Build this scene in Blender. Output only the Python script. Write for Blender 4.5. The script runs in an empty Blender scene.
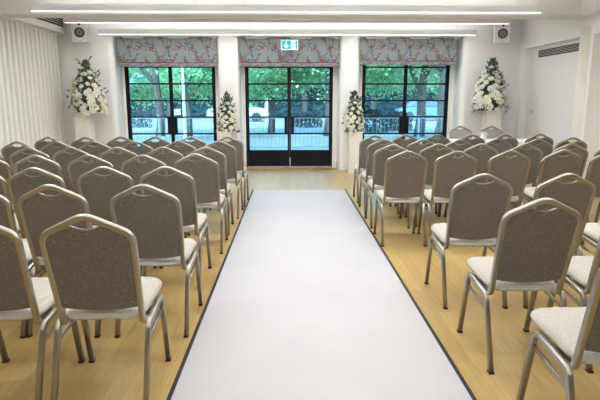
import bpy, bmesh, math, random
from mathutils import Vector, Matrix
from math import sin, cos, pi, atan, tan, radians, sqrt

S = bpy.context.scene
col = S.collection
random.seed(7)

# ------------------------------------------------------------------ camera, world, sun, exposure
F = 520.0; CAM_H = 1.48
pitch = atan(100.5 / F); yaw = atan(10.5 / F * cos(pitch))
cd = bpy.data.cameras.new('camera'); cam = bpy.data.objects.new('camera', cd); col.objects.link(cam)
cd.sensor_width = 36.0; cd.lens = F / 600 * 36; cd.clip_start = 0.05; cd.clip_end = 400
cam.location = (0, 0, CAM_H)
cam.rotation_euler = (pi / 2 - pitch, 0, -yaw)
S.camera = cam
S.view_settings.view_transform = 'Standard'
S.view_settings.look = 'None'
S.view_settings.gamma = 1.0
S.view_settings.use_curve_mapping = False
S.view_settings.exposure = 0.62

w = bpy.data.worlds.new('sky'); S.world = w; w.use_nodes = True
nt = w.node_tree; bg = nt.nodes['Background']
sky = nt.nodes.new('ShaderNodeTexSky'); sky.sky_type = 'NISHITA'; sky.sun_disc = False
sky.sun_elevation = radians(48); sky.sun_rotation = radians(200); sky.air_density = 1.3; sky.ozone_density = 2.0
nt.links.new(sky.outputs[0], bg.inputs[0]); bg.inputs[1].default_value = 1.5

def lamp(name, kind, energy, color, loc, rot=(0, 0, 0), **k):
    l = bpy.data.lights.new(name, kind); l.energy = energy; l.color = color
    for a, b in k.items(): setattr(l, a, b)
    o = bpy.data.objects.new(name, l); o.location = loc; o.rotation_euler = rot; col.objects.link(o); return o
lamp('sun', 'SUN', 4.6, (1, .97, .9), (0, -20, 40), (radians(42), 0, radians(-25)), angle=radians(2))
# light of the linear pendants, plus added upward fill: (Y, energy); three in view, the others nearer the viewer above the frame
PEND_Y = [7.8, 8.92, 10.45, 5.6, 3.9, 2.2, 0.5, -1.2]
PEND_Z = 2.703
PEND_X = (-3.65, 3.63)
for y in PEND_Y:
    down, up = {7.8: (12, 36), 8.92: (15, 20), 10.45: (15, 20), 5.6: (50, 44), 3.9: (28, 40), 2.2: (22, 32), .5: (14, 26), -1.2: (12, 24)}[y]
    cx = (PEND_X[0] + PEND_X[1]) / 2; wd = PEND_X[1] - PEND_X[0] - .02
    lamp('pendant_downlight', 'AREA', down, (.985, .985, .975), (cx, y, PEND_Z - .004), (0, 0, 0), shape='RECTANGLE', size=wd, size_y=.016 if y > 7 else .04)
    lamp('added_upward_fill', 'AREA', up, (.985, .985, .975), (cx, y, PEND_Z + .106), (pi, 0, 0), shape='RECTANGLE', size=wd, size_y=.045)  # upward fill added above each pendant to brighten ceiling and walls

# ------------------------------------------------------------------ helpers
def link(o, parent=None):
    col.objects.link(o)
    if parent is not None: o.parent = parent
    return o
def empty(name, loc=(0, 0, 0), rz=0, parent=None):
    o = bpy.data.objects.new(name, None); o.location = loc; o.rotation_euler = (0, 0, rz)
    o.empty_display_size = .1
    return link(o, parent)
def tag(o, label=None, cat=None, group=None, kind=None):
    if label: o['label'] = label
    if cat: o['category'] = cat
    if group: o['group'] = group
    if kind: o['kind'] = kind
    return o
def copy_tree(o, parent=None):
    c = o.copy(); col.objects.link(c); c.parent = parent
    for ch in list(o.children): copy_tree(ch, c)
    return c

class MB:
    def __init__(s): s.v = []; s.f = []; s.sm = []
    def add(s, vs, fs, smooth=False):
        b = len(s.v); s.v += [tuple(v) for v in vs]
        for f in fs: s.f.append([b + i for i in f]); s.sm.append(smooth)
        return s
    def box(s, x0, x1, y0, y1, z0, z1):
        vs = [(x, y, z) for z in (z0, z1) for y in (y0, y1) for x in (x0, x1)]
        return s.add(vs, [(0, 2, 3, 1), (4, 5, 7, 6), (0, 1, 5, 4), (2, 6, 7, 3), (0, 4, 6, 2), (1, 3, 7, 5)])
    def rings(s, rings, closed=True, cap=True, smooth=True):
        n = len(rings[0]); vs = [p for r in rings for p in r]; fs = []
        for i in range(len(rings) - 1):
            for j in range(n if closed else n - 1):
                a = i * n + j; b = i * n + (j + 1) % n
                fs.append((a, b, b + n, a + n))
        s.add(vs, fs, smooth)
        if cap:
            b = len(s.v) - len(vs)
            s.f.append([b + i for i in range(n)][::-1]); s.sm.append(False)
            s.f.append([b + (len(rings) - 1) * n + i for i in range(n)]); s.sm.append(False)
        return s
    def lathe(s, prof, c=(0, 0, 0), n=20, cap=True):
        return s.rings([[(c[0] + r * cos(2 * pi * j / n), c[1] + r * sin(2 * pi * j / n), c[2] + z) for j in range(n)] for r, z in prof], cap=cap)
    def sweep(s, path, sec, up=None, cap=True, scale=None):
        P = [Vector(p) for p in path]; n = len(P); rings = []
        t = (P[1] - P[0]).normalized()
        u = Vector(up) if up else (Vector((0, 0, 1)) if abs(t.z) < .9 else Vector((1, 0, 0)))
        a = (u - t * u.dot(t)).normalized()
        for i in range(n):
            tn = ((P[min(i + 1, n - 1)] - P[i]).normalized() + (P[i] - P[max(i - 1, 0)]).normalized())
            tn = tn.normalized() if tn.length > 1e-6 else t
            q = t.rotation_difference(tn); a = (q @ a); a = (a - tn * a.dot(tn)).normalized(); t = tn
            b = t.cross(a); k = scale[i] if scale else 1
            rings.append([P[i] + a * (p[0] * k) + b * (p[1] * k) for p in sec])
        return s.rings(rings, cap=cap)
    def prism(s, poly, fn0, fn1):
        n = len(poly); vs = [fn0(p) for p in poly] + [fn1(p) for p in poly]
        fs = [list(range(n)), list(range(2 * n - 1, n - 1, -1))] + [(i, i + n, (i + 1) % n + n, (i + 1) % n) for i in range(n)]
        return s.add(vs, fs)
    def build(s, name, m, parent=None, bevel=0, fix=True):
        me = bpy.data.meshes.new(name); me.from_pydata(s.v, [], s.f)
        me.polygons.foreach_set('use_smooth', s.sm); me.update()
        if fix or bevel:
            bm = bmesh.new(); bm.from_mesh(me)
            if fix: bmesh.ops.recalc_face_normals(bm, faces=bm.faces)
            if bevel:
                bmesh.ops.bevel(bm, geom=[e for e in bm.edges if e.is_manifold and e.calc_face_angle(0) > .6], offset=bevel, segments=2, affect='EDGES', profile=.5)
            bm.to_mesh(me); bm.free()
        if m: me.materials.append(m)
        o = bpy.data.objects.new(name, me); return link(o, parent)
def struct(name, mb, m, **k):
    return tag(mb.build(name, m, **k), kind='structure')

def rrect(a, b, r=None, n=3):
    r = r or min(a, b) * .6; pts = []
    for cx, cy, t0 in ((a - r, b - r, 0), (-a + r, b - r, pi / 2), (-a + r, -b + r, pi), (a - r, -b + r, 1.5 * pi)):
        for i in range(n + 1): t = t0 + pi / 2 * i / n; pts.append((cx + r * cos(t), cy + r * sin(t)))
    return pts
def circ(r, n=10): return [(r * cos(2 * pi * i / n), r * sin(2 * pi * i / n)) for i in range(n)]
def fillet(pts, rad, n=6):
    pts = [Vector(p) for p in pts]; out = [pts[0]]
    for i in range(1, len(pts) - 1):
        r = rad[i - 1]; p = pts[i]; a = (pts[i - 1] - p); b = (pts[i + 1] - p)
        ang = a.angle(b); d = min(r / tan(ang / 2), a.length * .49, b.length * .49)
        A = p + a.normalized() * d; B = p + b.normalized() * d
        for k in range(n + 1):
            t = k / n; out.append(A * (1 - t) ** 2 + p * 2 * t * (1 - t) + B * t * t)
    out.append(pts[-1]); return out

# ------------------------------------------------------------------ materials
def mat(name, c, rough=.6, metal=0, noise=None, bump=None, spec=.5, emit=None, vary=None):
    """noise=(scale, amount) mottles the colour, bump=(scale, strength)"""
    m = bpy.data.materials.new(name); m.use_nodes = True; N = m.node_tree.nodes; L = m.node_tree.links
    p = N['Principled BSDF']; p.inputs['Base Color'].default_value = (*c, 1); p.inputs['Roughness'].default_value = rough
    p.inputs['Metallic'].default_value = metal; p.inputs['Specular IOR Level'].default_value = spec
    if noise or bump:
        tc = N.new('ShaderNodeTexCoord')
    if noise:
        t = N.new('ShaderNodeTexNoise'); t.inputs['Scale'].default_value = noise[0]; t.inputs['Detail'].default_value = 3
        L.new(tc.outputs['Object'], t.inputs['Vector'])
        r = N.new('ShaderNodeValToRGB'); k = noise[1]
        r.color_ramp.elements[0].position = .3; r.color_ramp.elements[1].position = .7
        r.color_ramp.elements[0].color = (*[x * (1 - k) for x in c], 1); r.color_ramp.elements[1].color = (*[min(1, x * (1 + k)) for x in c], 1)
        L.new(t.outputs['Fac'], r.inputs[0]); L.new(r.outputs[0], p.inputs['Base Color'])
    if bump:
        t2 = N.new('ShaderNodeTexNoise'); t2.inputs['Scale'].default_value = bump[0]; t2.inputs['Detail'].default_value = 4
        L.new(tc.outputs['Object'], t2.inputs['Vector'])
        b = N.new('ShaderNodeBump'); b.inputs['Strength'].default_value = bump[1]; b.inputs['Distance'].default_value = .01
        L.new(t2.outputs['Fac'], b.inputs['Height']); L.new(b.outputs[0], p.inputs['Normal'])
    if emit:
        p.inputs['Emission Color'].default_value = (*emit[0], 1); p.inputs['Emission Strength'].default_value = emit[1]
    return m
M = {}
M['wall'] = mat('white_plaster', (.91, .91, .90), .7, bump=(60, .03))
M['ceil'] = mat('ceiling_plaster', (.85, .85, .84), .8)
M['beam'] = mat('shade_toned_beam_plaster', (.78, .765, .74), .8)  # beam's shade put into a duller, beiger tone than the ceiling
M['back_wall'] = mat('fill_cutting_dark', (.20, .175, .155), .7)  # unseen wall behind the viewer, darkened to cut fill on the chair backs
M['trim'] = mat('white_satin_paint', (.80, .80, .78), .35)
M['warm'] = mat('cream_plaster', (.90, .87, .81), .75)
M['black'] = mat('black_steel', (.006, .008, .012), .4, spec=.2)
M['slot'] = mat('slot_black', (.01, .01, .014), .8)
M['steel'] = mat('brushed_steel', (.66, .65, .63), .4, .8)
M['frame'] = mat('champagne_frame', (.34, .325, .29), .32, 1)
M['taupe'] = mat('taupe_weave', (.165, .145, .121), .9, noise=(170, .42), bump=(500, .35), spec=.2)
M['cream'] = mat('cream_weave', (.48, .455, .41), .9, noise=(170, .22), bump=(500, .25), spec=.2)
M['cushion'] = mat('grey_cream_weave', (.36, .35, .33), .9, noise=(170, .2), spec=.2)
M['handle'] = mat('satin_aluminium', (.78, .78, .76), .4, .15)
M['stud'] = mat('stud_metal', (.25, .23, .20), .4, .8)
M['glide'] = mat('dark_red_rubber', (.06, .012, .014), .5)
M['dark'] = mat('dark_plastic', (.03, .03, .03), .4)
M['curtain'] = mat('white_voile', (.88, .88, .86), .85)
M['plinth'] = mat('plinth_paint', (.84, .82, .76), .5)
M['cloth'] = mat('white_linen', (.86, .86, .86), .85, bump=(20, .1))
M['oak'] = mat('oak_threshold', (.45, .30, .16), .45, noise=(20, .2))
M['petal'] = mat('ivory_petal', (.93, .91, .76), .6)
M['petal2'] = mat('white_petal', (.90, .90, .84), .6)
M['leaf'] = mat('eucalyptus_leaf', (.06, .11, .07), .5, noise=(30, .4))
M['moss'] = mat('moss_block', (.10, .10, .05), .9)
M['pot'] = mat('white_ceramic', (.85, .85, .82), .25)
M['speaker'] = mat('speaker_white', (.78, .78, .76), .4)
M['cone'] = mat('speaker_cone', (.20, .21, .23), .5)
M['lamp_body'] = mat('lamp_aluminium_white', (.72, .73, .74), .45)
M['lamp_on'] = mat('lamp_diffuser', (.9, .9, .9), .5, emit=((1, .98, .95), 1.0))
M['runner'] = mat('white_runner', (.44, .437, .455), .75, noise=(1.6, .03), bump=(2.2, .5))
M['runner_edge'] = mat('black_binding', (.012, .013, .018), .7)
M['sign_white'] = mat('sign_white', (.9, .9, .9), .4, emit=((.9, 1, 1), .15))
M['sign_teal'] = mat('sign_teal', (.0, .30, .36), .4, emit=((.0, .55, .62), .25))
M['bark'] = mat('bark', (.045, .040, .038), .95, noise=(9, .5), bump=(14, 1.0))
M['paving'] = mat('pale_paving', (.105, .115, .11), .9, noise=(2.5, .25))
M['road'] = mat('asphalt', (.19, .21, .22), .9, noise=(1.0, .15))
M['hedge'] = mat('hedge_leaf', (.016, .042, .048), .9, noise=(3, .6), bump=(6, 1))
M['railing'] = mat('galvanised', (.14, .18, .20), .5, .3)
M['facade'] = mat('blue_grey_render', (.13, .20, .28), .8, noise=(1, .15))
M['facade2'] = mat('grey_brick', (.22, .21, .22), .85, noise=(2, .2))
M['pane'] = mat('dark_pane', (.03, .06, .09), .1)
M['post'] = mat('pale_post', (.40, .50, .56), .45, .2)
M['car_red'] = mat('red_car_paint', (.45, .02, .03), .25)
M['car_white'] = mat('white_car_paint', (.75, .78, .8), .25)
M['car_blue'] = mat('blue_car_paint', (.05, .12, .25), .25)
M['car_grey'] = mat('grey_car_paint', (.32, .38, .42), .3)
M['tyre'] = mat('tyre', (.02, .02, .02), .8)

def leafmat(name, c):
    m = mat(name, c, .5); N = m.node_tree.nodes; L = m.node_tree.links; p = N['Principled BSDF']
    tr = N.new('ShaderNodeBsdfTranslucent'); tr.inputs[0].default_value = (c[0] * 1.5, min(1, c[1] * 1.7), c[2] * 1.2, 1)
    mx = N.new('ShaderNodeMixShader'); mx.inputs[0].default_value = .45
    L.new(p.outputs[0], mx.inputs[1]); L.new(tr.outputs[0], mx.inputs[2]); L.new(mx.outputs[0], N['Material Output'].inputs[0])
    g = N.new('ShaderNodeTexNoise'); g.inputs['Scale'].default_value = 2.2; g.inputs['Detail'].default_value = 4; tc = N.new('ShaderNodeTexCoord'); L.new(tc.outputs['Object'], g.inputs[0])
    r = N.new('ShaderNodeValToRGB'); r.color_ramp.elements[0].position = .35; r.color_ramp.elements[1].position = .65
    r.color_ramp.elements[0].color = (c[0] * .2, c[1] * .28, c[2] * .4, 1); r.color_ramp.elements[1].color = (c[0] * 1.9, c[1] * 1.5, c[2] * 1.5, 1)  # dark gaps and bright highlights of the foliage put into the leaf colour
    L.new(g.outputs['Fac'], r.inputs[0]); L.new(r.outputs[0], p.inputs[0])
    return m
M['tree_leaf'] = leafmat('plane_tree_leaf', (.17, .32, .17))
M['tree_leaf2'] = leafmat('far_tree_leaf', (.08, .17, .12))

def glassmat():
    m = bpy.data.materials.new('daylight_cast_glass'); m.use_nodes = True; N = m.node_tree.nodes; L = m.node_tree.links
    N.remove(N['Principled BSDF'])
    t = N.new('ShaderNodeBsdfTransparent'); t.inputs[0].default_value = (.68, .90, .95, 1)  # cool cast of the outdoor daylight put into the pane colour
    g = N.new('ShaderNodeBsdfGlossy'); g.inputs['Roughness'].default_value = .02; g.inputs[0].default_value = (.9, .95, 1, 1)
    f = N.new('ShaderNodeFresnel'); f.inputs[0].default_value = 1.45
    x = N.new('ShaderNodeMixShader'); L.new(f.outputs[0], x.inputs[0]); L.new(t.outputs[0], x.inputs[1]); L.new(g.outputs[0], x.inputs[2])
    L.new(x.outputs[0], N['Material Output'].inputs[0]); return m
M['glass'] = glassmat()

def floormat():
    m = bpy.data.materials.new('oak_strip_floor'); m.use_nodes = True; N = m.node_tree.nodes; L = m.node_tree.links
    p = N['Principled BSDF']; p.inputs['Roughness'].default_value = .32; p.inputs['Specular IOR Level'].default_value = .75
    tc = N.new('ShaderNodeTexCoord'); mp = N.new('ShaderNodeMapping'); mp.inputs['Rotation'].default_value = (0, 0, pi / 2)
    L.new(tc.outputs['Object'], mp.inputs[0])
    b = N.new('ShaderNodeTexBrick'); b.inputs['Scale'].default_value = 1.0
    b.inputs['Brick Width'].default_value = 1.15; b.inputs['Row Height'].default_value = .095; b.inputs['Mortar Size'].default_value = .0012
    b.inputs['Color1'].default_value = (.55, .39, .155, 1); b.inputs['Color2'].default_value = (.45, .305, .113, 1); b.inputs['Mortar'].default_value = (.42, .28, .11, 1)
    b.offset = .37; L.new(mp.outputs[0], b.inputs[0])
    n = N.new('ShaderNodeTexNoise'); n.inputs['Scale'].default_value = 6; n.inputs['Detail'].default_value = 6
    mp2 = N.new('ShaderNodeMapping'); mp2.inputs['Scale'].default_value = (9, .7, 1); L.new(tc.outputs['Object'], mp2.inputs[0]); L.new(mp2.outputs[0], n.inputs[0])
    r = N.new('ShaderNodeValToRGB'); r.color_ramp.elements[0].position = .3; r.color_ramp.elements[1].position = .75
    r.color_ramp.elements[0].color = (.78, .76, .72, 1); r.color_ramp.elements[1].color = (1.0, 1.0, 1.0, 1); L.new(n.outputs['Fac'], r.inputs[0])
    x = N.new('ShaderNodeMix'); x.data_type = 'RGBA'; x.blend_type = 'MULTIPLY'; x.inputs[0].default_value = 1
    L.new(b.outputs['Color'], x.inputs[6]); L.new(r.outputs[0], x.inputs[7]); L.new(x.outputs[2], p.inputs['Base Color'])
    return m
M['floor'] = floormat()

# ------------------------------------------------------------------ setting: floor, walls, ceiling
XL, XR = -4.80, 4.72            # side walls
YB, YP, YD = -2.6, 10.94, 11.49 # back wall, face of the piers, plane of the doors
ZC, ZS = 3.12, 2.77             # ceiling, soffit underside
struct('floor', MB().box(XL - .4, XR + .9, YB - .3, YD + .1, -.12, 0), M['floor'])
struct('ceiling', MB().box(XL - .4, XR + .9, YB - .3, YD + .3, ZC, ZC + .3), M['ceil'])
struct('wall_back', MB().box(XL - .4, XR + .9, YB - .3, YB, 0, ZC), M['back_wall'])
struct('wall_left', MB().box(XL - .3, XL, YB, YD + .3, 0, ZC), M['wall'])

# door wall: piers with rounded corners, infill round each pair of doors
OPEN = [(-3.56, -1.465), (-1.03, 1.04), (1.44, 3.56)]   # recesses at the pier face
# doors' own extents at the door plane
DOOR = [(-3.505, -1.585), (-.95, .935), (1.565, 3.45)]
HEAD = 2.74
def pier(mb, x0, x1, rl, rr):
    R = .11; pts = []
    if rl: pts += [(x0 + R - R * cos(t), YP + R - R * sin(t)) for t in [pi / 2 * i / 6 for i in range(7)]]
    else: pts += [(x0, YP)]
    if rr: pts += [(x1 - R + R * sin(t), YP + R - R * cos(t)) for t in [pi / 2 * i / 6 for i in range(7)]]
    else: pts += [(x1, YP)]
    pts += [(x1, YD + .2), (x0, YD + .2)]
    n = len(pts)
    mb.add([(x, y, z) for z in (0, HEAD) for x, y in pts], [list(range(n))[::-1], list(range(n, 2 * n))] + [(i, (i + 1) % n, (i + 1) % n + n, i + n) for i in range(n)])
wf = MB()
pier(wf, XL, OPEN[0][0], False, True); pier(wf, OPEN[0][1], OPEN[1][0], True, True)
pier(wf, OPEN[1][1], OPEN[2][0], True, True); pier(wf, OPEN[2][1], XR, True, False)
wf.box(XL, XR, YP, YD + .2, HEAD, ZC)
for (a, b), (c, d) in zip(OPEN, DOOR):
    wf.box(a, c, YD - .05, YD + .2, 0, HEAD); wf.box(d, b, YD - .05, YD + .2, 0, HEAD)
    wf.box(c, d, YD - .05, YD + .2, 2.46, HEAD)
struct('wall_front', wf, M['wall'])
bb = MB()
for x0, x1 in ((XL, OPEN[0][0] - .1), (OPEN[0][1] + .1, OPEN[1][0] - .1), (OPEN[1][1] + .1, OPEN[2][0] - .1), (OPEN[2][1] + .1, XR)):
    bb.box(x0, x1, YP - .018, YP, 0, .13)
for (a, b), (c, d) in zip(OPEN, DOOR):
    bb.box(a, c - .02, YD - .068, YD - .05, 0, .13); bb.box(d + .02, b, YD - .068, YD - .05, 0, .13)
    bb.box(a, a + .015, YP + .1, YD - .05, 0, .13); bb.box(b - .015, b, YP + .1, YD - .05, 0, .13)
struct('baseboard_front', bb, M['trim'])

# right wall with two shallow recesses and a half-round pilaster
wr = MB(); T = XR + .7
wr.box(XR, T, 10.75, YD + .2, 0, ZC)
wr.box(XR, T, 8.7, 10.75, 2.48, ZC); wr.box(XR + .15, T, 8.7, 10.75, 0, 2.48)
wr.box(XR, T, 8.3, 8.7, 0, ZC)
wr.box(XR, T, 4.6, 8.3, 2.48, ZC); struct('trim_7', MB().box(XR + .45, T + .1, 4.6, 8.3, 0, 2.48), M['warm'])
wr.box(XR, T, YB, 4.6, 0, ZC)
struct('wall_right', wr, M['wall'])
pl = MB(); pl.lathe([(.12, 0), (.12, 2.60)], (XR + .03, 8.50, 0), 28)
struct('trim_1', pl, M['warm'])
struct('baseboard_right', MB().box(XR + .132, XR + .15, 8.71, 10.74, 0, .12), M['trim'])

# perimeter soffit and the beam across the room (same underside level)
struct('trim_2', MB().box(XL, -4.47, YB, YP, ZS, ZC), M['wall'])
struct('trim_3', MB().box(4.55, XR, YB, 8.45, ZS, ZC), M['wall'])
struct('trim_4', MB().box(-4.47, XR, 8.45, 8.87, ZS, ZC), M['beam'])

def vent(name, label, axis_x, y0, y1, z0, z1, face, n):
    r = empty(name, (axis_x, (y0 + y1) / 2, z0)); tag(r, label, 'air vent')
    h = (y1 - y0) / 2; H = z1 - z0; d = face
    MB().box(min(0, d * .004), max(0, d * .004), -h, h, 0, H).build('backing', M['slot'], r)
    st = H / n
    mb = MB()
    for i in range(n - 1):
        a = st * (i + 1) - st * .13; mb.box(min(0, d * .006), max(0, d * .006), -h, h, a, a + st * .26)
    mb.build('slats', M['trim'], r)
vent('air_vent', 'long black slotted air vent in the white soffit above the curtain', -4.47, 4.4, 10.85, 2.885, 3.075, 1, 5)
vent('air_vent', 'black slotted air vent high in the recess of the right wall', XR + .15, 8.75, 10.42, 2.285, 2.415, -1, 5)

sw = empty('light_switch', (XR + .15, 10.52, 1.20)); tag(sw, 'small square light switch on the right wall beside the recess edge', 'light switch')
MB().box(-.010, 0, -.043, .043, 0, .086).build('plate', M['steel'], sw, bevel=.003)
MB().box(-.016, -.010, -.014, .014, .02, .066).build('rocker', M['trim'], sw)

# curtain
cu = MB(); n = 1300; y0, y1 = 3.2, 10.88
rings = []
for k, z in enumerate((.02, 1.4, 2.70, 2.768)):
    row = []
    for i in range(n):
        y = y0 + (y1 - y0) * i / (n - 1)
        a = .085 * (1 if k < 3 else .8)
        ph = 2 * pi * y / .165 + .25 * sin(y * 3.1)
        row.append((-4.605 - a * 1.7 * (1 - abs(sin(ph / 2))) ** 1.5, y + .006 * sin(2 * ph), z))
    rings.append(row)
vs = [p for r in rings for p in r]
fs = [(i * n + j, i * n + j + 1, (i + 1) * n + j + 1, (i + 1) * n + j) for i in range(3) for j in range(n - 1)]
cu.add(vs, fs, True)
c = cu.build('curtain', M['curtain'], fix=False); tag(c, 'long white pleated curtain hanging along the left wall', 'curtain')

# ------------------------------------------------------------------ doors
BARS = [1.105 + .352, 1.105 + .704, 1.105 + 1.056]
def door(i, x0, x1):
    zt = 2.46; d = empty('door_%d' % i, ((x0 + x1) / 2, YD, 0)); d['kind'] = 'structure'; hw = (x1 - x0) / 2
    f = MB(); t = .035
    f.box(-hw, -hw + t, -.045, .045, 0, zt); f.box(hw - t, hw, -.045, .045, 0, zt); f.box(-hw + t, hw - t, -.045, .045, zt - t, zt)
    f.build('door_frame', M['black'], d)
    MB().box(-hw, hw, -.12, -.03, 0.0, .022).build('threshold', M['oak'], d)
    for s in (-1, 1):
        a, b = sorted((s * .0008, s * (hw - t - .003)))
        lf = MB(); st = .035
        lf.box(a, a + st, -.03, .02, .03, zt - t - .004); lf.box(b - st, b, -.03, .02, .03, zt - t - .004)
        lf.box(a + st, b - st, -.03, .02, .03, .385)                # kick plate
        for z in [.745, 1.105] + BARS: lf.box(a + st, b - st, -.03, .02, z - .016, z + .016)
        lf.box(a + st, b - st, -.03, .02, zt - t - .05, zt - t - .004)
        ia, ib = (0.039, .105) if s > 0 else (-.105, -.039)
        lf.box(ia, ib, -.03, .02, .76, 1.09)
        leaf = lf.build('door_leaf', M['black'], d)
        MB().box(a + st - .003, b - st + .003, -.006, .0, .37, zt - t - .02).build('glass_pane', M['glass'], leaf)
        h = MB(); hx = s * .132
        h.sweep(fillet([(hx, -.03, 1.075), (hx, -.085, 1.075), (hx, -.085, .775), (hx, -.03, .775)], [.02, .02]), rrect(.014, .019, .006), up=(0, 1, 0))
        h.build('handle', M['handle'], leaf)
    MB().box(.006, .026, -.045, -.03, .05, .22).build('floor_bolt', M['steel'], d)
for i, (a, b) in enumerate(DOOR): door(i + 1, a, b)

# ------------------------------------------------------------------ floral roman blinds
def printed(nx, nz, wd, ht, seed):
    """fabric print: base cloth with branches, red blossoms, blue and yellow leaves; returns colour grid"""
    rnd = random.Random(seed); base = (.24, .265, .28)
    G = [[base] * nx for _ in range(nz)]
    def dab(x, z, r, c, sx=1, ang=0):
        ca, sa = cos(ang), sin(ang)
        for j in range(max(0, int((z - r) / ht * nz)), min(nz, int((z + r) / ht * nz) + 2)):
            for i in range(max(0, int((x - r) / wd * nx)), min(nx, int((x + r) / wd * nx) + 2)):
                dx = i / nx * wd - x; dz = j / nz * ht - z
                u = dx * ca + dz * sa; v = (-dx * sa + dz * ca) * sx
                if u * u + v * v < r * r:
                    k = .8 + rnd.random() * .35; G[j][i] = tuple(q * k for q in c)
    red = (.27, .075, .06); blue = (.05, .10, .19); tan_ = (.22, .12, .08); yel = (.50, .38, .16); ink = (.05, .05, .08); teal = (.13, .26, .32)
    rep = wd / 2.55
    motif = []
    for k in range(18):
        x = rnd.random() * rep; z = rnd.random() * ht; a = rnd.random() * 6.28
        for s in range(26):
            motif.append((x, z, .006, ink if k % 2 else tan_, 1, 0)); a += (rnd.random() - .5) * .9
            x += .011 * cos(a); z += .011 * sin(a)
            if s % 4 == 3:
                b = a + rnd.choice((-1, 1)) * 1.2
                motif.append((x + .02 * cos(b), z + .02 * sin(b), .02, rnd.choice((blue, blue, teal, tan_)), 2.2, b))
    for k in range(6):
        x = (k + .5) / 6 * rep + (rnd.random() - .5) * .05; z = ((k * 3) % 6 + .5) / 6 * ht + (rnd.random() - .5) * .05
        for q in range(5):
            motif.append((x + .022 * cos(q * 1.256), z + .022 * sin(q * 1.256), .0135, red, 1, 0))
        motif.append((x, z, .011, tan_, 1, 0))
        for q in range(3):
            b = rnd.random() * 6.28; motif.append((x + .06 * cos(b), z + .06 * sin(b), .024, rnd.choice((blue, teal, blue)), 2.0, b))
    for k in range(5):
        motif.append((rnd.random() * rep, rnd.random() * ht, .016, yel, 1.4, 1))
    for r_ in range(-1, 4):
        for (x, z, r, c, sx, a) in motif: dab(x + r_ * rep, z, r, c, sx, a)
    return G
def fabricmat():
    m = mat('floral_print', (.5, .5, .5), .9, spec=.15); N = m.node_tree.nodes; L = m.node_tree.links
    a = N.new('ShaderNodeVertexColor'); a.layer_name = 'print'; L.new(a.outputs[0], N['Principled BSDF'].inputs[0]); return m
M['print'] = fabricmat()
def blind(x0, x1, zb, label):
    r = empty('roman_blind', ((x0 + x1) / 2, YP + .06, zb)); tag(r, label, 'window blind', 'floral blinds above the doors')
    wd = x1 - x0; hw = wd / 2
    def sheet(name, za, zt, yf, thick, seed):
        nx, nz = 210, max(8, int((zt - za) / .0098)); G = printed(nx, nz, wd, max(zt - za, .3), seed)
        vs = []; cs = []
        for j in range(nz):
            t = j / (nz - 1)
            for i in range(nx):
                x = -hw + wd * i / (nx - 1)
                vs.append((x, yf(t) + .003 * sin(x * 7), za + (zt - za) * t)); cs.append(G[min(j, len(G) - 1)][i])
        fs = [(j * nx + i, j * nx + i + 1, (j + 1) * nx + i + 1, (j + 1) * nx + i) for j in range(nz - 1) for i in range(nx - 1)]
        me = bpy.data.meshes.new(name); me.from_pydata(vs, [], fs)
        at = me.color_attributes.new('print', 'FLOAT_COLOR', 'POINT')
        at.data.foreach_set('color', [q for c_ in cs for q in (*c_, 1)])
        me.materials.append(M['print']); me.polygons.foreach_set('use_smooth', [True] * len(fs))
        o = bpy.data.objects.new(name, me); link(o, r)
        md = o.modifiers.new('thick', 'SOLIDIFY'); md.thickness = thick; md.offset = 1
        return o
    sheet('front_panel', .085, HEAD - zb - .02, lambda t: .012 - .012 * (1 - t), .012, 3)
    sheet('lower_fold', .045, .10, lambda t: .004 + .010 * sin(t * pi), .014, 5)
    sheet('hem', 0, .06, lambda t: -.006 + .012 * t, .016, 4)
    MB().box(-hw, hw, -.0, .05, HEAD - zb - .045, HEAD - zb - .004).build('headrail', M['trim'], r)
blind(-3.49, -1.475, 2.135, 'grey roman blind with red and blue floral print over the left doors')
blind(-1.02, 1.03, 2.14, 'floral roman blind over the middle doors, behind the exit sign')
blind(1.45, 3.45, 2.175, 'floral print roman blind above the right pair of doors')

# exit sign
ex = empty('exit_sign', (.004, 10.80, 2.455)); tag(ex, 'lit turquoise exit sign with down arrow and running figure before the middle blind', 'exit sign')
MB().box(-.170, .170, -.012, .012, 0, .195).build('casing', M['sign_white'], ex)
MB().box(-.155, .028, -.015, -.012, .014, .181).build('arrow_panel', M['sign_teal'], ex)
MB().box(.118, .155, -.015, -.012, .014, .181).build('door_panel', M['sign_teal'], ex)
a = MB(); yy = (-.018, -.015)
a.box(-.073, -.053, *yy, .06, .165)
a.prism([(-.063, .028), (-.02, .075), (-.02, .098), (-.053, .066), (-.073, .066), (-.106, .098), (-.106, .075)], lambda p: (p[0], yy[0], p[1]), lambda p: (p[0], yy[1], p[1]))
a.build('down_arrow', M['sign_white'], ex)
mn = MB()
mn.lathe([(.001, -.002), (.001, .002)], (0, 0, 0), 4)
mn.prism([(.073 + .012 * cos(q), .158 + .012 * sin(q)) for q in [2 * pi * i / 12 for i in range(12)]], lambda p: (p[0], -.018, p[1]), lambda p: (p[0], -.015, p[1]))
for seg in ([(.075, .145), (.066, .095)], [(.073, .14), (.100, .125), (.112, .14)], [(.073, .138), (.050, .125), (.046, .100)], [(.066, .098), (.092, .080), (.082, .045)], [(.066, .098), (.058, .065), (.036, .052)]):
    mn.sweep([(x, -.0165, z) for x, z in seg], rrect(.007, .0015, .001, 1), up=(1, 0, 0))
mn.build('running_figure', M['sign_teal'], ex)
wv = MB(); wv.box(-.12, -.118, -.001, .001, .195, ZC - 2.455); wv.box(.118, .12, -.001, .001, .195, ZC - 2.455)
wv.build('hanging_wires', M['steel'], ex)

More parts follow.
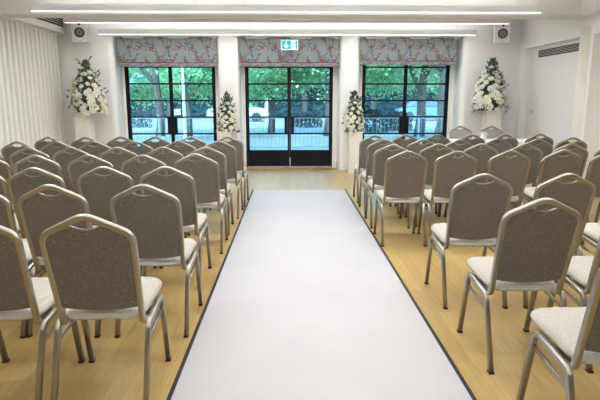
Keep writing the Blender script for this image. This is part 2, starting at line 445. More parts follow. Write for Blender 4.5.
# ------------------------------------------------------------------ linear pendant lamps
def pendant(y, label):
    r = empty('pendant_lamp', ((PEND_X[0] + PEND_X[1]) / 2, y, PEND_Z)); tag(r, label, 'ceiling lamp', 'long linear pendant lamps')
    h = (PEND_X[1] - PEND_X[0]) / 2
    MB().box(-h, h, -.03, .03, .006, .100).build('housing', M['lamp_body'], r)
    MB().box(-h + .01, h - .01, -.026, .026, 0, .006).build('diffuser', M['lamp_on'], r)
    for x in (-3.50, -2.62, -1.95, -.38, .38, 2.05, 2.72, 3.25):
        MB().box(x - .0015, x + .0015, -.0015, .0015, .1, ZC - PEND_Z).build('suspension_wire', M['steel'], r)
for y, l in ((7.8, 'long linear pendant lamp in front of the ceiling beam, highest in view'),
             (8.92, 'long linear pendant lamp just behind the ceiling beam'),
             (10.45, 'long linear pendant lamp nearest the blinds, lowest in view'),
             (5.6, 'linear pendant lamp overhead, above the middle rows of chairs'),
             (3.9, 'linear pendant lamp overhead, above the nearest chairs'), (2.2, 'linear pendant lamp overhead, just before the viewer'),
             (.5, 'linear pendant lamp directly above the viewer'), (-1.2, 'linear pendant lamp behind the viewer')):
    pendant(y, l)

# ------------------------------------------------------------------ wall speakers
def speaker(x, z, label):
    r = empty('wall_speaker', (x, YP - .02, z), math.copysign(.22, -x)); tag(r, label, 'loudspeaker', 'white wall loudspeakers')
    MB().box(-.155, .155, -.26, -.06, 0, .45).build('cabinet', M['speaker'], r, bevel=.012)
    MB().box(-.05, .05, -.06, -.0, .12, .30).build('bracket', M['steel'], r)
    def disc(nm, cz, prof, m):
        mb = MB(); n = 28
        mb.rings([[(rr * cos(2 * pi * j / n), -.26 - yy, cz + rr * sin(2 * pi * j / n)) for j in range(n)] for rr, yy in prof])
        mb.build(nm, m, r)
    disc('driver_ring', .185, [(.095, 0), (.095, .006), (.07, .008), (.07, .001)], M['dark'])
    disc('driver_cone', .185, [(.069, .003), (.03, .0015), (.028, .006), (.006, .009)], M['cone'])
    disc('tweeter', .345, [(.030, 0), (.030, .005), (.018, .006), (.016, .003), (.004, .006)], M['dark'])
    MB().box(-.022, .022, -.262, -.259, .028, .036).build('badge', M['cone'], r)
speaker(-4.15, 2.58, 'white wall speaker left of the doors, above the tall flowers')
speaker(4.29, 2.58, 'white wall speaker right of the doors, near the corner')

# ------------------------------------------------------------------ aisle runner
rn = empty('aisle_runner', (.155, 3.6, 0)); tag(rn, 'long white aisle runner with black edges between the chair blocks', 'carpet runner')
mb = MB(); nx, ny = 30, 180; X0, X1, Y0, Y1 = -.755, .755, -5.2, 4.93
vs = []
for j in range(ny + 1):
    for i in range(nx + 1):
        x = X0 + (X1 - X0) * i / nx; y = Y0 + (Y1 - Y0) * j / ny
        vs.append((x, y, .007 + .0012 * sin(y * 2.3 + 1.3 * sin(x * 3)) * cos(x * 2)))
fs = [(j * (nx + 1) + i, j * (nx + 1) + i + 1, (j + 1) * (nx + 1) + i + 1, (j + 1) * (nx + 1) + i) for j in range(ny) for i in range(nx)]
mb.add(vs, fs, True); mb.box(X0, X1, Y0, Y1, .001, .004)
mb.build('carpet', M['runner'], rn, fix=False)
for s in (-1, 1):
    a, b = sorted((s * .754, s * .776)); MB().box(a, b, Y0, Y1, .001, .009).build('edge_binding', M['runner_edge'], rn)

# ------------------------------------------------------------------ banquet chair
def lean(z): return -.165 - (z - .42) * .265
def make_chair():
    r = empty('banquet_chair')
    sec = rrect(.016, .010, .008)
    for s in (-1, 1):
        x = s * .218
        lg = MB().sweep(fillet([(x, -.300, .012), (x, -.168, .402), (x, .118, .440), (x, .216, .012)], [.05, .055], 8), rrect(.0135, .0145, .006), up=(1, 0, 0))
        lf = lg.build('side_leg_frame', M['frame'], r)
        for y in (-.300, .216):
            MB().box(x - .0145, x + .0145, y - .018, y + .018, 0, .014).build('foot_cap', M['glide'], lf, bevel=.002)
        MB().sweep([(x, -.198, .322), (x, .138, .362)], rrect(.006, .010, .004), up=(1, 0, 0)).build('side_stretcher', M['frame'], r)
        bt = MB()
        for y, z in ((-.15, .36), ): bt.lathe([(.010, -.003), (.010, .003)], (x * .93, y, z + .015), 8)
        for y, dx in ((.150, 0),): pass
    # cross bars under the seat
    cb = MB(); cb.sweep([(-.222, .08, .425), (.222, .08, .425)], rrect(.010, .010, .005)); cb.sweep([(-.222, -.02, .415), (.222, -.02, .415)], rrect(.009, .009, .004))
    cb.build('cross_bar', M['frame'], r)
    # back frame
    def bp(x, z): return (x, lean(z), z)
    top = .977 - .012
    ctl = [(-.203, -.03, .424), (-.194, -.162, .400), bp(-.192, .47), bp(-.203, .882), bp(0, top + .014), bp(.203, .882), bp(.192, .47), (.194, -.162, .400), (.203, -.03, .424)]
    path = fillet(ctl, [.05, .2, .075, .10, .075, .2, .05], 8)
    MB().sweep(path, rrect(.013, .0140, .006), up=(0, .3, 1)).build('back_frame', M['frame'], r)
    # outline of the panel, inside the frame
    half = [p for p in fillet([Vector((-.192, lean(.40), .40)), Vector(bp(-.203, .882)), Vector(bp(0, top + .014)), Vector(bp(.203, .882))], [.075, .10], 8) if p.x <= 1e-6 and p.z > .52]
    ins = []
    C0 = Vector((0, 0, .66))
    for p in half:
        q = Vector((p.x, 0, p.z)); d = .012
        if p.z > .80: n_ = Vector((.42, 0, -.9)) if p.x > -.155 else Vector((.85, 0, -.55))
        else: n_ = Vector((1, 0, 0))
        ins.append(q + n_.normalized() * d)
    hw = .066
    ztop = [q.z for q in ins if abs(q.x) > hw][-1]
    left = [(q.x, q.z) for q in ins if q.x < -hw]
    # height of the frame's inner line at x=-hw
    zl = .882 - .014 + (.203 - hw) / .203 * (.979 - .882) - .010
    smile = [(hw * t, zl - .019 * (1 - t * t)) for t in [-1 + 2 * i / 10 for i in range(11)]]
    bot = [(.180 * (1 - 2 * i / 8), .500 - .020 * (1 - (1 - 2 * i / 8) ** 2)) for i in range(9)]
    outline = [(x, z) for x, z in left] + smile + [(-x, z) for x, z in left[::-1]] + bot
    def sc(p, k, dz=0): return (p[0] * k, .66 + (p[1] - .66) * k + dz)
    def layer(k, dy): return [(sc(p, k)[0], lean(sc(p, k)[1]) + dy, sc(p, k)[1]) for p in outline]
    MB().rings([layer(.985, -.010), layer(1, -.006), layer(1, .006)]).build('back_panel', M['taupe'], r)
    MB().rings([layer(.995, .006), layer(1, .016), layer(.985, .030), layer(.93, .038)]).build('back_cushion', M['cushion'], r)
    lp = [(x * 1.04, lean(z) - .002, z + .004) for x, z in [(-hw * 1.1, zl + .006)] + smile + [(hw * 1.1, zl + .006)]]
    MB().sweep(lp, rrect(.003, .007, .002, 2), up=(0, 0, 1)).build('handle_trim', M['frame'], r)
    for x, z in ((0, .888), (-.145, .85), (.145, .85), (-.155, .53), (.155, .53)):
        n = 8; yy = lean(z) - .010
        MB().rings([[(x + q * cos(2 * pi * j / n), yy - e, z + q * sin(2 * pi * j / n)) for j in range(n)] for q, e in ((.0055, 0), (.0045, .003), (.002, .004))]).build('stud', M['stud'], r)
    # seat pad
    def seat_ring(k, z, crown=0):
        pts = []
        N_ = 44
        for i in range(N_):
            t = 2 * pi * i / N_; cx, cy = cos(t), sin(t); e = .34
            x = math.copysign(abs(cx) ** e, cx); y = math.copysign(abs(cy) ** e, cy)
            wx = (.198 + .020 * (y + 1) / 2) * k; ly = .218 * k
            yy = .035 + y * ly
            pts.append((x * wx, yy, z + .012 + .036 * (yy + .18) / .4 + crown))
        return pts
    sp = MB().rings([seat_ring(.90, .412), seat_ring(.985, .417), seat_ring(1.0, .427), seat_ring(.985, .438), seat_ring(.93, .452), seat_ring(.75, .461), seat_ring(.4, .465), seat_ring(.05, .466)])
    sp.build('seat', M['cream'], r)
    MB().box(-.17, .17, -.08, .18, .428, .438).build('seat_board', M['dark'], r)
    return r

# (block, row from the doors, seat from the aisle, x, y of the back's peak) in metres
CH = [('L', 0, 0, -0.851, 7.178), ('L', 0, 1, -1.365, 7.189), ('L', 0, 2, -1.839, 7.178), ('L', 0, 3, -2.31, 7.188),
      ('L', 0, 4, -2.788, 7.178), ('L', 0, 5, -3.285, 7.187), ('L', 1, 0, -0.869, 6.435), ('L', 1, 1, -1.373, 6.445),
      ('L', 1, 2, -1.881, 6.408), ('L', 1, 3, -2.394, 6.434), ('L', 1, 4, -2.85, 6.396), ('L', 1, 5, -3.318, 6.405),
      ('L', 2, 0, -0.908, 5.605), ('L', 2, 1, -1.359, 5.614), ('L', 2, 2, -1.844, 5.599), ('L', 2, 3, -2.346, 5.621),
      ('L', 2, 4, -2.787, 5.582), ('L', 3, 0, -0.892, 4.886), ('L', 3, 1, -1.359, 4.805), ('L', 3, 2, -1.857, 4.806),
      ('L', 3, 3, -2.343, 4.807), ('L', 4, 0, -0.938, 3.939), ('L', 4, 1, -1.423, 3.949), ('L', 4, 2, -1.925, 3.899),
      ('L', 5, 0, -0.876, 3.082), ('L', 5, 1, -1.434, 3.093), ('L', 6, 0, -0.918, 2.255), ('R', 0, 0, 1.212, 7.403),
      ('R', 0, 1, 1.686, 7.545), ('R', 0, 2, 2.141, 7.558), ('R', 0, 3, 2.649, 7.548), ('R', 0, 4, 3.147, 7.583),
      ('R', 0, 5, 3.727, 7.685), ('R', 1, 0, 1.204, 6.642), ('R', 1, 1, 1.717, 6.666), ('R', 1, 2, 2.174, 6.622),
      ('R', 1, 3, 2.68, 6.699), ('R', 1, 4, 3.223, 6.688), ('R', 1, 5, 3.822, 6.95), ('R', 2, 0, 1.176, 5.883),
      ('R', 2, 1, 1.709, 5.968), ('R', 2, 2, 2.213, 5.958), ('R', 2, 3, 2.726, 5.948), ('R', 2, 4, 3.283, 5.979),
      ('R', 3, 0, 1.169, 5.118), ('R', 3, 1, 1.663, 5.108), ('R', 3, 2, 2.228, 5.17), ('R', 3, 3, 2.804, 5.244),
      ('R', 4, 0, 1.333, 3.497), ('R', 4, 1, 1.915, 3.5), ('R', 5, 0, 1.317, 2.598), ('L', 2, 5, -3.3, 5.604),
      ('L', 3, 4, -2.82, 4.826), ('L', 4, 3, -2.39, 3.929), ('L', 5, 2, -1.91, 3.087), ('L', 6, 1, -1.42, 2.255),
      ('R', 2, 5, 3.76, 5.947), ('R', 3, 4, 3.25, 5.16), ('R', 4, 2, 2.5, 3.498), ('R', 5, 1, 1.87, 2.598),
      ('R', 6, 0, 1.345, 1.775), ('L', 4, 4, -2.87, 3.929)]
proto = make_chair(); used = False
ORD = ['first', 'second', 'third', 'fourth', 'fifth', 'sixth']
ROWN = ['row nearest the doors', 'second row from the doors', 'third row from the doors', 'fourth row from the doors', 'fifth row from the doors', 'sixth row from the doors', 'row nearest the camera']
rr = random.Random(3)
for side, row, seat, x, y in CH:
    o = proto if not used else copy_tree(proto); used = True
    o.location = (x, y + .315, 0); o.rotation_euler = (0, 0, radians(rr.uniform(-1.5, 1.5)))
    where = 'left block' if side == 'L' else 'right block'
    rname = ROWN[row]
    if seat == 0: lab = 'taupe-backed banquet chair at the aisle end, %s, %s' % (where, rname)
    else: lab = 'taupe-backed banquet chair, %s, %s, %s from the aisle' % (where, rname, ORD[seat])
    tag(o, lab, 'chair', 'taupe banquet chairs in rows facing the doors')
for x, y, l in ((3.27, 9.98, 'pale-fronted banquet chair behind the cloth-covered table, nearer the doors'), (3.87, 9.98, 'pale-fronted banquet chair behind the cloth-covered table, nearer the right wall')):
    o = copy_tree(proto); o.location = (x, y - .315, 0); o.rotation_euler = (0, 0, pi)
    tag(o, l, 'chair', 'banquet chairs behind the table')

# ------------------------------------------------------------------ table by the right wall
tx0, tx1, ty0, ty1, tz = 2.76, 4.40, 8.66, 9.30, .785
t = empty('folding_table', ((tx0 + tx1) / 2, (ty0 + ty1) / 2, 0)); tag(t, 'trestle table under a white cloth by the right wall', 'table')
hx, hy = (tx1 - tx0) / 2, (ty1 - ty0) / 2
MB().box(-hx, hx, -hy, hy, tz - .03, tz).build('tabletop', M['trim'], t)
for sx in (-1, 1):
    for sy in (-1, 1): MB().lathe([(.015, 0), (.015, tz - .03)], (sx * (hx - .1), sy * (hy - .08), 0), 10).build('leg', M['steel'], t)
cl = MB(); prof = []
N_ = 120
for k, (z, g) in enumerate(((tz + .004, -.0), (tz + .001, .008), (tz - .10, .014), (.05, .03))):
    ring = []
    for i in range(N_):
        u = i / N_ * 4; sd = int(u); v = u - sd
        P4 = [(-1, -1), (1, -1), (1, 1), (-1, 1)]; A = P4[sd]; B = P4[(sd + 1) % 4]
        X = (A[0] + (B[0] - A[0]) * v) * (hx + g); Y = (A[1] + (B[1] - A[1]) * v) * (hy + g)
        wv_ = .012 * sin(i * 1.3) * (1 if k == 3 else .3 if k == 2 else 0)
        nx_, ny_ = [(0, -1), (1, 0), (0, 1), (-1, 0)][sd]
        ring.append((X + nx_ * wv_, Y + ny_ * wv_, z))
    prof.append(ring)
cl.rings(prof[::-1], cap=False, smooth=False)
b = len(cl.v) - N_; cl.f.append([b + i for i in range(N_)]); cl.sm.append(False)
o = cl.build('tablecloth', M['cloth']); o.location = t.location; tag(o, 'white floor-length tablecloth draped over the table by the right wall', 'tablecloth')

# ------------------------------------------------------------------ flowers
def rose_mesh(m, seed):
    rnd = random.Random(seed); mb = MB()
    for ring, (n, r0, tilt, sz) in enumerate(((3, .12, 1.35, .5), (5, .30, 1.0, .62), (6, .50, .55, .68), (7, .62, .1, .62))):
        for k in range(n):
            a = 2 * pi * k / n + ring * .5 + rnd.uniform(-.15, .15)
            R = Matrix.Rotation(a, 4, 'Z') @ Matrix.Translation((r0, 0, 0)) @ Matrix.Rotation(-tilt, 4, 'Y')
            pts = [(0, -.35, 0), (.5, -.5, .08), (.95, -.28, .0), (1.02, 0, -.06), (.95, .28, 0), (.5, .5, .08), (0, .35, 0), (.5, 0, -.12)]
            vs = [R @ Vector((p[0] * sz, p[1] * sz, p[2] * sz)) for p in pts]
            mb.add(vs, [(0, 1, 7), (1, 2, 7), (2, 3, 7), (3, 4, 7), (4, 5, 7), (5, 6, 7), (6, 0, 7)], True)
    # solid heart
    mb.lathe([(.05, -.45), (.45, -.3), (.55, 0), (.35, .35), (.05, .45)], (0, 0, 0), 10)
    me = mb.build('flower', m, fix=False); d = me.data; bpy.data.objects.remove(me); return d
ROSES = [rose_mesh(M['petal'], 1), rose_mesh(M['petal2'], 2)]
def leaf_mb(mb, p, d, L, wd, rnd):
    d = d.normalized(); s = d.cross(Vector((rnd.uniform(-1, 1), rnd.uniform(-1, 1), rnd.uniform(-1, 1)))).normalized(); n = d.cross(s)
    vs = [p, p + d * L * .35 + s * wd, p + d * L * .8 + s * wd * .7 - n * L * .05, p + d * L - n * L * .1, p + d * L * .8 - s * wd * .7 - n * L * .05, p + d * L * .35 - s * wd, p + d * L * .5 + n * wd * .3]
    mb.add(vs, [(0, 1, 6), (1, 2, 6), (2, 3, 6), (3, 4, 6), (4, 5, 6), (5, 0, 6)], True)
def arrangement(x, y, z, R, Hh, nf, fr, label, seed, group):
    rnd = random.Random(seed); r = empty('flower_arrangement', (x, y, z)); tag(r, label, 'flowers', group)
    MB().box(-R * .3, R * .3, -R * .28, R * .28, 0, .07).build('flower_foam', M['moss'], r, bevel=.01)
    def rad(t): return R * (1 - t) ** .70 * (.84 + .16 * min(1, t * 5)) + .02
    def shape(t, a, k=1): return Vector((rad(t) * cos(a) * k, rad(t) * sin(a) * k * .8, .02 + t * Hh))
    pts = []
    tries = 0
    for i in range(nf):
        q = (i + .5) / nf; t = (1 - (1 - q) ** .60) * .98 - .03; a = i * 2.39996 + rnd.uniform(-.15, .15)
        p = shape(max(t, 0), a, rnd.uniform(.94, 1.08)); p.z += min(t, 0) * Hh + rnd.uniform(-.02, .02) * Hh
        pts.append((p, fr * rnd.choice((.75, .9, 1, 1.2)) * (1 - .25 * max(t, 0))))
    for p, f_ in pts:
        o = bpy.data.objects.new('flower', rnd.choice(ROSES)); o.location = p; o.scale = (f_ * 1.12,) * 3
        d = Vector((p.x, p.y - .02, (p.z - Hh * .25) * .35 + .03)); o.rotation_euler = d.to_track_quat('Z', 'Y').to_euler(); link(o, r)
    mb = MB()
    for i in range(int(nf * 5)):
        t = rnd.random() ** 1.2; a = rnd.uniform(0, 2 * pi); p = shape(t, a, rnd.uniform(.35, .88))
        d = Vector((p.x * 1.3, p.y * 1.3, (t - .28) * R * 1.3)) + Vector((rnd.uniform(-.5, .5), rnd.uniform(-.5, .5), rnd.uniform(-.5, .5))) * R * .6
        leaf_mb(mb, p, d, rnd.uniform(.05, .095), rnd.uniform(.011, .02), rnd)
    for i in range(int(nf * .26)):   # sprays that stick out
        t = rnd.random() ** 1.1; a = rnd.uniform(0, 2 * pi); p = shape(t, a, .8)
        d = Vector((cos(a), sin(a) * .8, .15 + t * 1.2 + (-.5 if t < .15 else 0))).normalized(); Ls = rnd.uniform(.10, .17) * (R / .42) ** .5
        mb.sweep([p, p + d * Ls], circ(.0025, 4), cap=False)
        for k in range(7):
            q = p + d * Ls * (k + 1) / 7; leaf_mb(mb, q, d + Vector((rnd.uniform(-1, 1), rnd.uniform(-1, 1), rnd.uniform(-1, 1))), .045, .014, rnd)
    mb.lathe([(.05, 0), (R * .45, .04), (R * .35, Hh * .35), (R * .15, Hh * .7), (.02, Hh * .85)], (0, 0, .03), 12)
    tag(mb.build('foliage', M['leaf'], r, fix=False))
def plinth(x, y, wd, h, label):
    r = empty('plinth', (x, y, 0)); tag(r, label, 'plinth'); a = wd / 2
    MB().box(-a - .015, a + .015, -a - .015, a + .015, 0, .06).build('base', M['plinth'], r, bevel=.004)
    MB().box(-a, a, -a, a, .06, h - .03).build('column', M['plinth'], r, bevel=.004)
    MB().box(-a - .012, a + .012, -a - .012, a + .012, h - .03, h).build('cap', M['plinth'], r, bevel=.004)
    tr = MB(); b = a * .78
    for x0, x1, z0, z1 in ((-b, -b + .012, .12, h - .09), (b - .012, b, .12, h - .09), (-b, b, .12, .132), (-b, b, h - .102, h - .09)): tr.box(x0, x1, -a - .006, -a, z0, z1)
    tr.build('panel_moulding', M['plinth'], r)
plinth(-4.07, 10.50, .29, 1.235, 'tall white plinth under the left corner flowers, by the curtain')
plinth(4.06, 10.50, .29, 1.27, 'tall white plinth behind the table under the large flowers')
plinth(-1.30, 10.66, .26, .845, 'low white plinth left of the middle doors')
plinth(1.34, 10.66, .265, .845, 'low white plinth right of the middle doors')
arrangement(-3.96, 10.50, 1.235, .375, .93, 98, .056, 'large cone of white roses and greenery on the tall plinth beside the curtain', 11, 'large white flower arrangements')
arrangement(4.00, 10.50, 1.27, .375, .93, 98, .056, 'large cone of white roses and greenery on the tall plinth behind the table', 12, 'large white flower arrangements')
arrangement(-1.26, 10.66, .845, .205, .72, 62, .043, 'small cone of white flowers on the low plinth left of the middle doors', 13, 'small white flower arrangements')
arrangement(1.31, 10.66, .845, .205, .73, 62, .043, 'small cone of white flowers on the low plinth right of the middle doors', 14, 'small white flower arrangements')
# small pot of cream flowers on the table
v = empty('flower_pot', (3.41, 9.15, tz + .004)); tag(v, 'small white pot of cream flowers on the white tablecloth', 'flower pot')
MB().lathe([(.048, 0), (.055, .01), (.062, .085), (.058, .09), (.05, .07)], n=20).build('pot', M['pot'], v)
rnd = random.Random(4)
for i in range(9):
    a = i * 2.4; q = .055 * sqrt(i / 9)
    o = bpy.data.objects.new('flower', ROSES[0]); o.location = (q * cos(a), q * sin(a), .115 - q * .4); o.scale = (.042,) * 3
    o.rotation_euler = (-q * 9 * sin(a), q * 9 * cos(a), 0); link(o, v)

# ------------------------------------------------------------------ outside
struct('trim_5', MB().box(-40, 40, YD + .1, 22, -.10, -.02), M['paving'])
struct('trim_6', MB().box(-60, 60, 22, 90, -.12, -.04), M['road'])
def tree(name, x, y, h, r0, lean_, crown, nleaf, lm, label, seed, branches=(), ls=.13, drop=1.05):
    rnd = random.Random(seed); r = empty(name, (x, y, -.03)); tag(r, label, 'tree')
    mb = MB(); n = 9
    path = [Vector((lean_ * (i / n) ** 1.3 + .05 * sin(i * 1.7), .1 * sin(i), h * i / n)) for i in range(n + 1)]
    mb.sweep(path, circ(r0, 14), scale=[1.35 - .25 * min(1, i) if i < 2 else 1.1 - .065 * i for i in range(n + 1)])
    for (z, dx, dy, dz, rb) in branches:
        b = Vector((lean_ * (z / h) ** 1.3, 0, z)); d = Vector((dx, dy, dz))
        mb.sweep([b, b + d * .35 + Vector((0, 0, -.05)), b + d * .7, b + d + Vector((0, 0, .3))], circ(rb, 9), scale=[1, .8, .6, .3])
    mb.build('trunk', M['bark'], r)
    lf = MB()
    cl_ = []
    for (cx, cy, cz, rx, ry, rz, wt) in crown: cl_ += [(cx, cy, cz - drop, rx, ry, rz)] * wt
    sub = []
    for c_ in cl_ * 9:
        a, b_, k = rnd.uniform(0, 2 * pi), rnd.uniform(-1, 1), rnd.random() ** .33
        q = sqrt(1 - b_ * b_); sub.append((c_[0] + c_[3] * k * q * cos(a), c_[1] + c_[4] * k * q * sin(a), c_[2] + c_[5] * k * b_))
    for i in range(nleaf):
        s_ = rnd.choice(sub); p = Vector((rnd.gauss(s_[0], .38), rnd.gauss(s_[1], .38), rnd.gauss(s_[2], .26)))
        leaf_mb(lf, p, Vector((rnd.uniform(-1, 1), rnd.uniform(-1, 1), rnd.uniform(-.9, .3))), rnd.uniform(.7, 1.3) * ls, ls * .38, rnd)
    tag(lf.build('crown', lm, r, fix=False))
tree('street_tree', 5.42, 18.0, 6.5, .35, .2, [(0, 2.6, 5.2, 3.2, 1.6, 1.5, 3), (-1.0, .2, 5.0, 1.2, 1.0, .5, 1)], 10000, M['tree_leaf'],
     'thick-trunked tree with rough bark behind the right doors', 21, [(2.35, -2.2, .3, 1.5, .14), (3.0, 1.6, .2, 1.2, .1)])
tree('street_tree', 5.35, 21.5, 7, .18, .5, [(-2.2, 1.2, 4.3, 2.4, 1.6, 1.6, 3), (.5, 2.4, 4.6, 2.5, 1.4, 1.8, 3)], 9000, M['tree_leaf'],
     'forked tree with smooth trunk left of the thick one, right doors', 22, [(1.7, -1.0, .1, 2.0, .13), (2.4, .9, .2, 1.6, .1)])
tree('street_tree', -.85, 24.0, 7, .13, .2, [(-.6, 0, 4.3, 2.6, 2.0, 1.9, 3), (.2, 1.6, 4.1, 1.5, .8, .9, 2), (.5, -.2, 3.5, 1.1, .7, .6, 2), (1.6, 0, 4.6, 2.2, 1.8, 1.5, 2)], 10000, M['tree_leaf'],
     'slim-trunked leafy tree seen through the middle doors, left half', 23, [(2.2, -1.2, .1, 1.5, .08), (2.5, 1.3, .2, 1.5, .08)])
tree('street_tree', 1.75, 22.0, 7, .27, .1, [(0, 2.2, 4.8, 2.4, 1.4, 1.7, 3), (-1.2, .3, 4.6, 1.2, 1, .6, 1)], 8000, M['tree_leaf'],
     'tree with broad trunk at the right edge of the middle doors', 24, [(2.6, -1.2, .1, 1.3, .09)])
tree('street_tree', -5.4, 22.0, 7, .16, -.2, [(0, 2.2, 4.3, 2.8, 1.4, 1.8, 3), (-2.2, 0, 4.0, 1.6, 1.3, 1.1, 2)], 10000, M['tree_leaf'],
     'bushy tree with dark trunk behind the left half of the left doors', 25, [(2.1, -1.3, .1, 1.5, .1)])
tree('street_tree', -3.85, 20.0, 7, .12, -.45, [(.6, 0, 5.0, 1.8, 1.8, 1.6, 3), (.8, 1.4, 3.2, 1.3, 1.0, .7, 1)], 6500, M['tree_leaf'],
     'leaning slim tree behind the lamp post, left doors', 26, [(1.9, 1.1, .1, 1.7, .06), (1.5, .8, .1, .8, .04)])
for k, (x, y) in enumerate(((-15, 40), (-9.5, 42), (-4, 41), (1.2, 43), (6.5, 41), (12, 43), (18, 40))):
    tree('street_tree', x, y, 8, .22, .1, [(0, 0, 4.9, 3.2, 2, 2.3, 4), (0, 0, 7.5, 3, 2, 2, 3)], 4500, M['tree_leaf2'],
         'far tree beyond the road, %s of the row counted from the left' % ['first', 'second', 'third', 'fourth', 'fifth', 'sixth', 'seventh'][k], 31 + k, [(3, 1, 0, 1.5, .1)], ls=.3, drop=.1)

hg = MB(); rnd = random.Random(5)
nx, nz = 220, 12; vs = []
for j in range(nz + 1):
    for i in range(nx + 1):
        vs.append((-30 + 60 * i / nx + rnd.uniform(-.1, .1), 44 + rnd.uniform(-.2, .2) + .25 * (j / nz) ** 3, 2.5 * j / nz + (rnd.uniform(-.2, .25) if j == nz else 0)))
for i in range(nx + 1): vs.append((-30 + 60 * i / nx, 45.4, 2.5))
for i in range(nx + 1): vs.append((-30 + 60 * i / nx, 45.6, 0))
hg.add(vs, [(j * (nx + 1) + i, j * (nx + 1) + i + 1, (j + 1) * (nx + 1) + i + 1, (j + 1) * (nx + 1) + i) for j in range(nz + 2) for i in range(nx)])
tag(hg.build('hedge', M['hedge'], fix=False), 'long dark hedge beyond the road', 'hedge')

def building(x0, x1, y, h, m, label):
    r = empty('building', ((x0 + x1) / 2, y, 0)); tag(r, label, 'building'); hw = (x1 - x0) / 2
    MB().box(-hw, hw, 0, 8, -.05, h).build('wall', m, r); MB().box(-hw - .2, hw + .2, -.25, 8.2, h, h + .35).build('roof', M['facade2'], r)
    n = int(hw * 2 / 2.6)
    for fl in range(int(h / 3)):
        for i in range(n):
            x = -hw + (i + .5) * hw * 2 / n; z = .9 + fl * 3
            wv = MB().box(x - .65, x + .65, -.05, .02, z, z + 1.5).build('window', M['trim'], r)
            MB().box(x - .57, x + .57, -.07, -.05, z + .08, z + 1.42).build('window_pane', M['pane'], wv)
building(-22, -2, 52, 9.2, M['facade'], 'blue-grey building far behind the trees, left side')
building(1, 22, 54, 12.2, M['facade2'], 'grey building far behind the trees, right side')

# railing
r = empty('railing', (0, 15.6, 0)); tag(r, 'grey metal railing between paving and road outside', 'railing')
b = MB()
for i in range(150):
    x = -9 + 18 * i / 149; b.box(x - .005, x + .005, -.005, .005, .08, .93)
b.build('bars', M['railing'], r)
b = MB().box(-9, 9, -.018, .018, .93, .965); b.build('top_rail', M['railing'], r)
b = MB().box(-9, 9, -.014, .014, .07, .10); b.build('bottom_rail', M['railing'], r)
for i in range(8):
    x = -9 + 18 * i / 7; MB().box(x - .025, x + .025, -.025, .025, -.02, 1.02).build('post', M['railing'], r)

lp = empty('lamp_post', (-3.36, 16.9, -.02)); tag(lp, 'pale blue-grey lamp post outside the left doors', 'lamp post')
MB().lathe([(.08, 0), (.08, .25), (.055, .3), (.045, 1.2), (.035, 5)], n=16).build('pole', M['post'], lp)
MB().sweep(fillet([(0, 0, 5), (0, 0, 5.5), (0, 1.2, 5.7)], [.3]), circ(.035)).build('arm', M['post'], lp)
MB().box(-.12, .12, 1.0, 1.6, 5.62, 5.74).build('lamp_head', M['lamp_body'], lp, bevel=.02)
sg = empty('street_sign', (-4.95, 23.0, -.03)); tag(sg, 'small pale blue sign on posts beyond the railing, left doors', 'sign')
MB().box(-.22, .22, -.02, .0, .85, 1.10).build('sign_board', M['post'], sg)
MB().box(-.03, .03, 0, .05, 0, 1.1).build('post', M['railing'], sg)
bo = empty('bollard', (-1.35, 31, -.04)); tag(bo, 'white post beyond the railing, middle doors', 'post')
MB().lathe([(.09, 0), (.09, 1.5), (.07, 1.56), (.02, 1.58)], n=14).build('shaft', M['car_white'], bo)

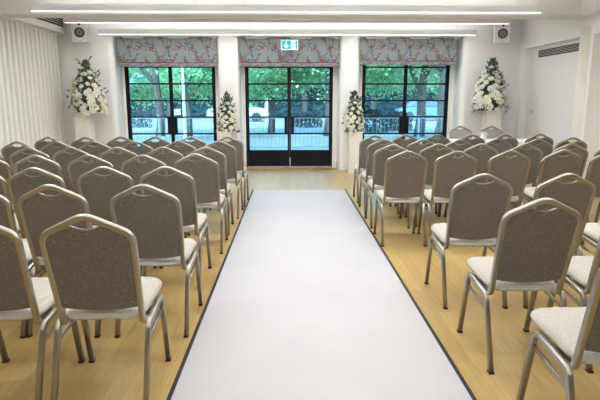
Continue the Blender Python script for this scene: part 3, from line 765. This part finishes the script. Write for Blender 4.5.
def bush(x, y, rx, h, label, seed):
    rnd = random.Random(seed); r = empty('bush', (x, y, -.03)); tag(r, label, 'bush'); mb = MB(); st = MB()
    for k in range(6):
        a = k * 1.05; st.sweep([(0, 0, 0), (rx * .4 * cos(a), .2 * sin(a), h * .4), (rx * .7 * cos(a), .35 * sin(a), h * .75)], circ(.012, 5))
    for i in range(1500):
        a, q = rnd.uniform(0, 2 * pi), rnd.random() ** .4; t = rnd.random()
        p = Vector((rx * q * cos(a) * sqrt(1 - (t * .9) ** 2), .5 * q * sin(a) * sqrt(1 - (t * .9) ** 2), h * t))
        leaf_mb(mb, p, Vector((rnd.uniform(-1, 1), rnd.uniform(-1, 1), rnd.uniform(-.3, 1))), .10, .035, rnd)
    st.build('stems', M['bark'], r); mb.build('foliage', M['hedge'], r, fix=False)
bush(3.75, 24.5, .9, 1.05, 'dark green bush beyond the railing, left in the right doors', 61)
bush(5.35, 26, .8, .9, 'dark green bush beyond the railing behind the forked tree', 62)
bush(.9, 29, 1.0, .8, 'low green bush beyond the railing in the middle doors', 63)
bush(-9.0, 29, 1.6, .85, 'low green bush beyond the railing in the left doors', 64)
def car(x, y, m, label):
    r = empty('car', (x, y, -.04)); tag(r, label, 'car', None)
    body = [(-2.1, .35), (-2.1, .75), (-1.9, .9), (-1.2, .98), (1.3, .98), (1.95, .85), (2.1, .6), (2.1, .35)]
    cab = [(-1.5, .98), (-.95, 1.42), (.45, 1.45), (1.2, .98)]
    MB().prism(body, lambda p: (p[0], -.85, p[1]), lambda p: (p[0], .85, p[1])).build('body', m, r, bevel=.05)
    MB().prism(cab, lambda p: (p[0], -.74, p[1]), lambda p: (p[0], .74, p[1])).build('roof', m, r, bevel=.04)
    for q in ([(-1.3, 1.02), (-.88, 1.36), (-.3, 1.38), (-.3, 1.02)], [(-.22, 1.02), (-.22, 1.38), (.4, 1.39), (.95, 1.02)]):
        MB().prism(q, lambda p: (p[0], -.765, p[1]), lambda p: (p[0], .765, p[1])).build('side_window', M['pane'], r)
    for wx in (-1.3, 1.3):
        for wy in (-.8, .8):
            mb = MB(); n = 20
            mb.rings([[(wx + q * cos(2 * pi * j / n), wy + e, .33 + q * sin(2 * pi * j / n)) for j in range(n)] for q, e in ((.28, -.1), (.33, -.07), (.33, .07), (.28, .1))])
            mb.build('wheel', M['tyre'], r)
car(9.9, 38.5, M['car_blue'], 'dark blue car across the road, seen past the trunks in the right doors')
car(-3.6, 37.2, M['car_grey'], 'pale grey car across the road, seen through the middle doors')
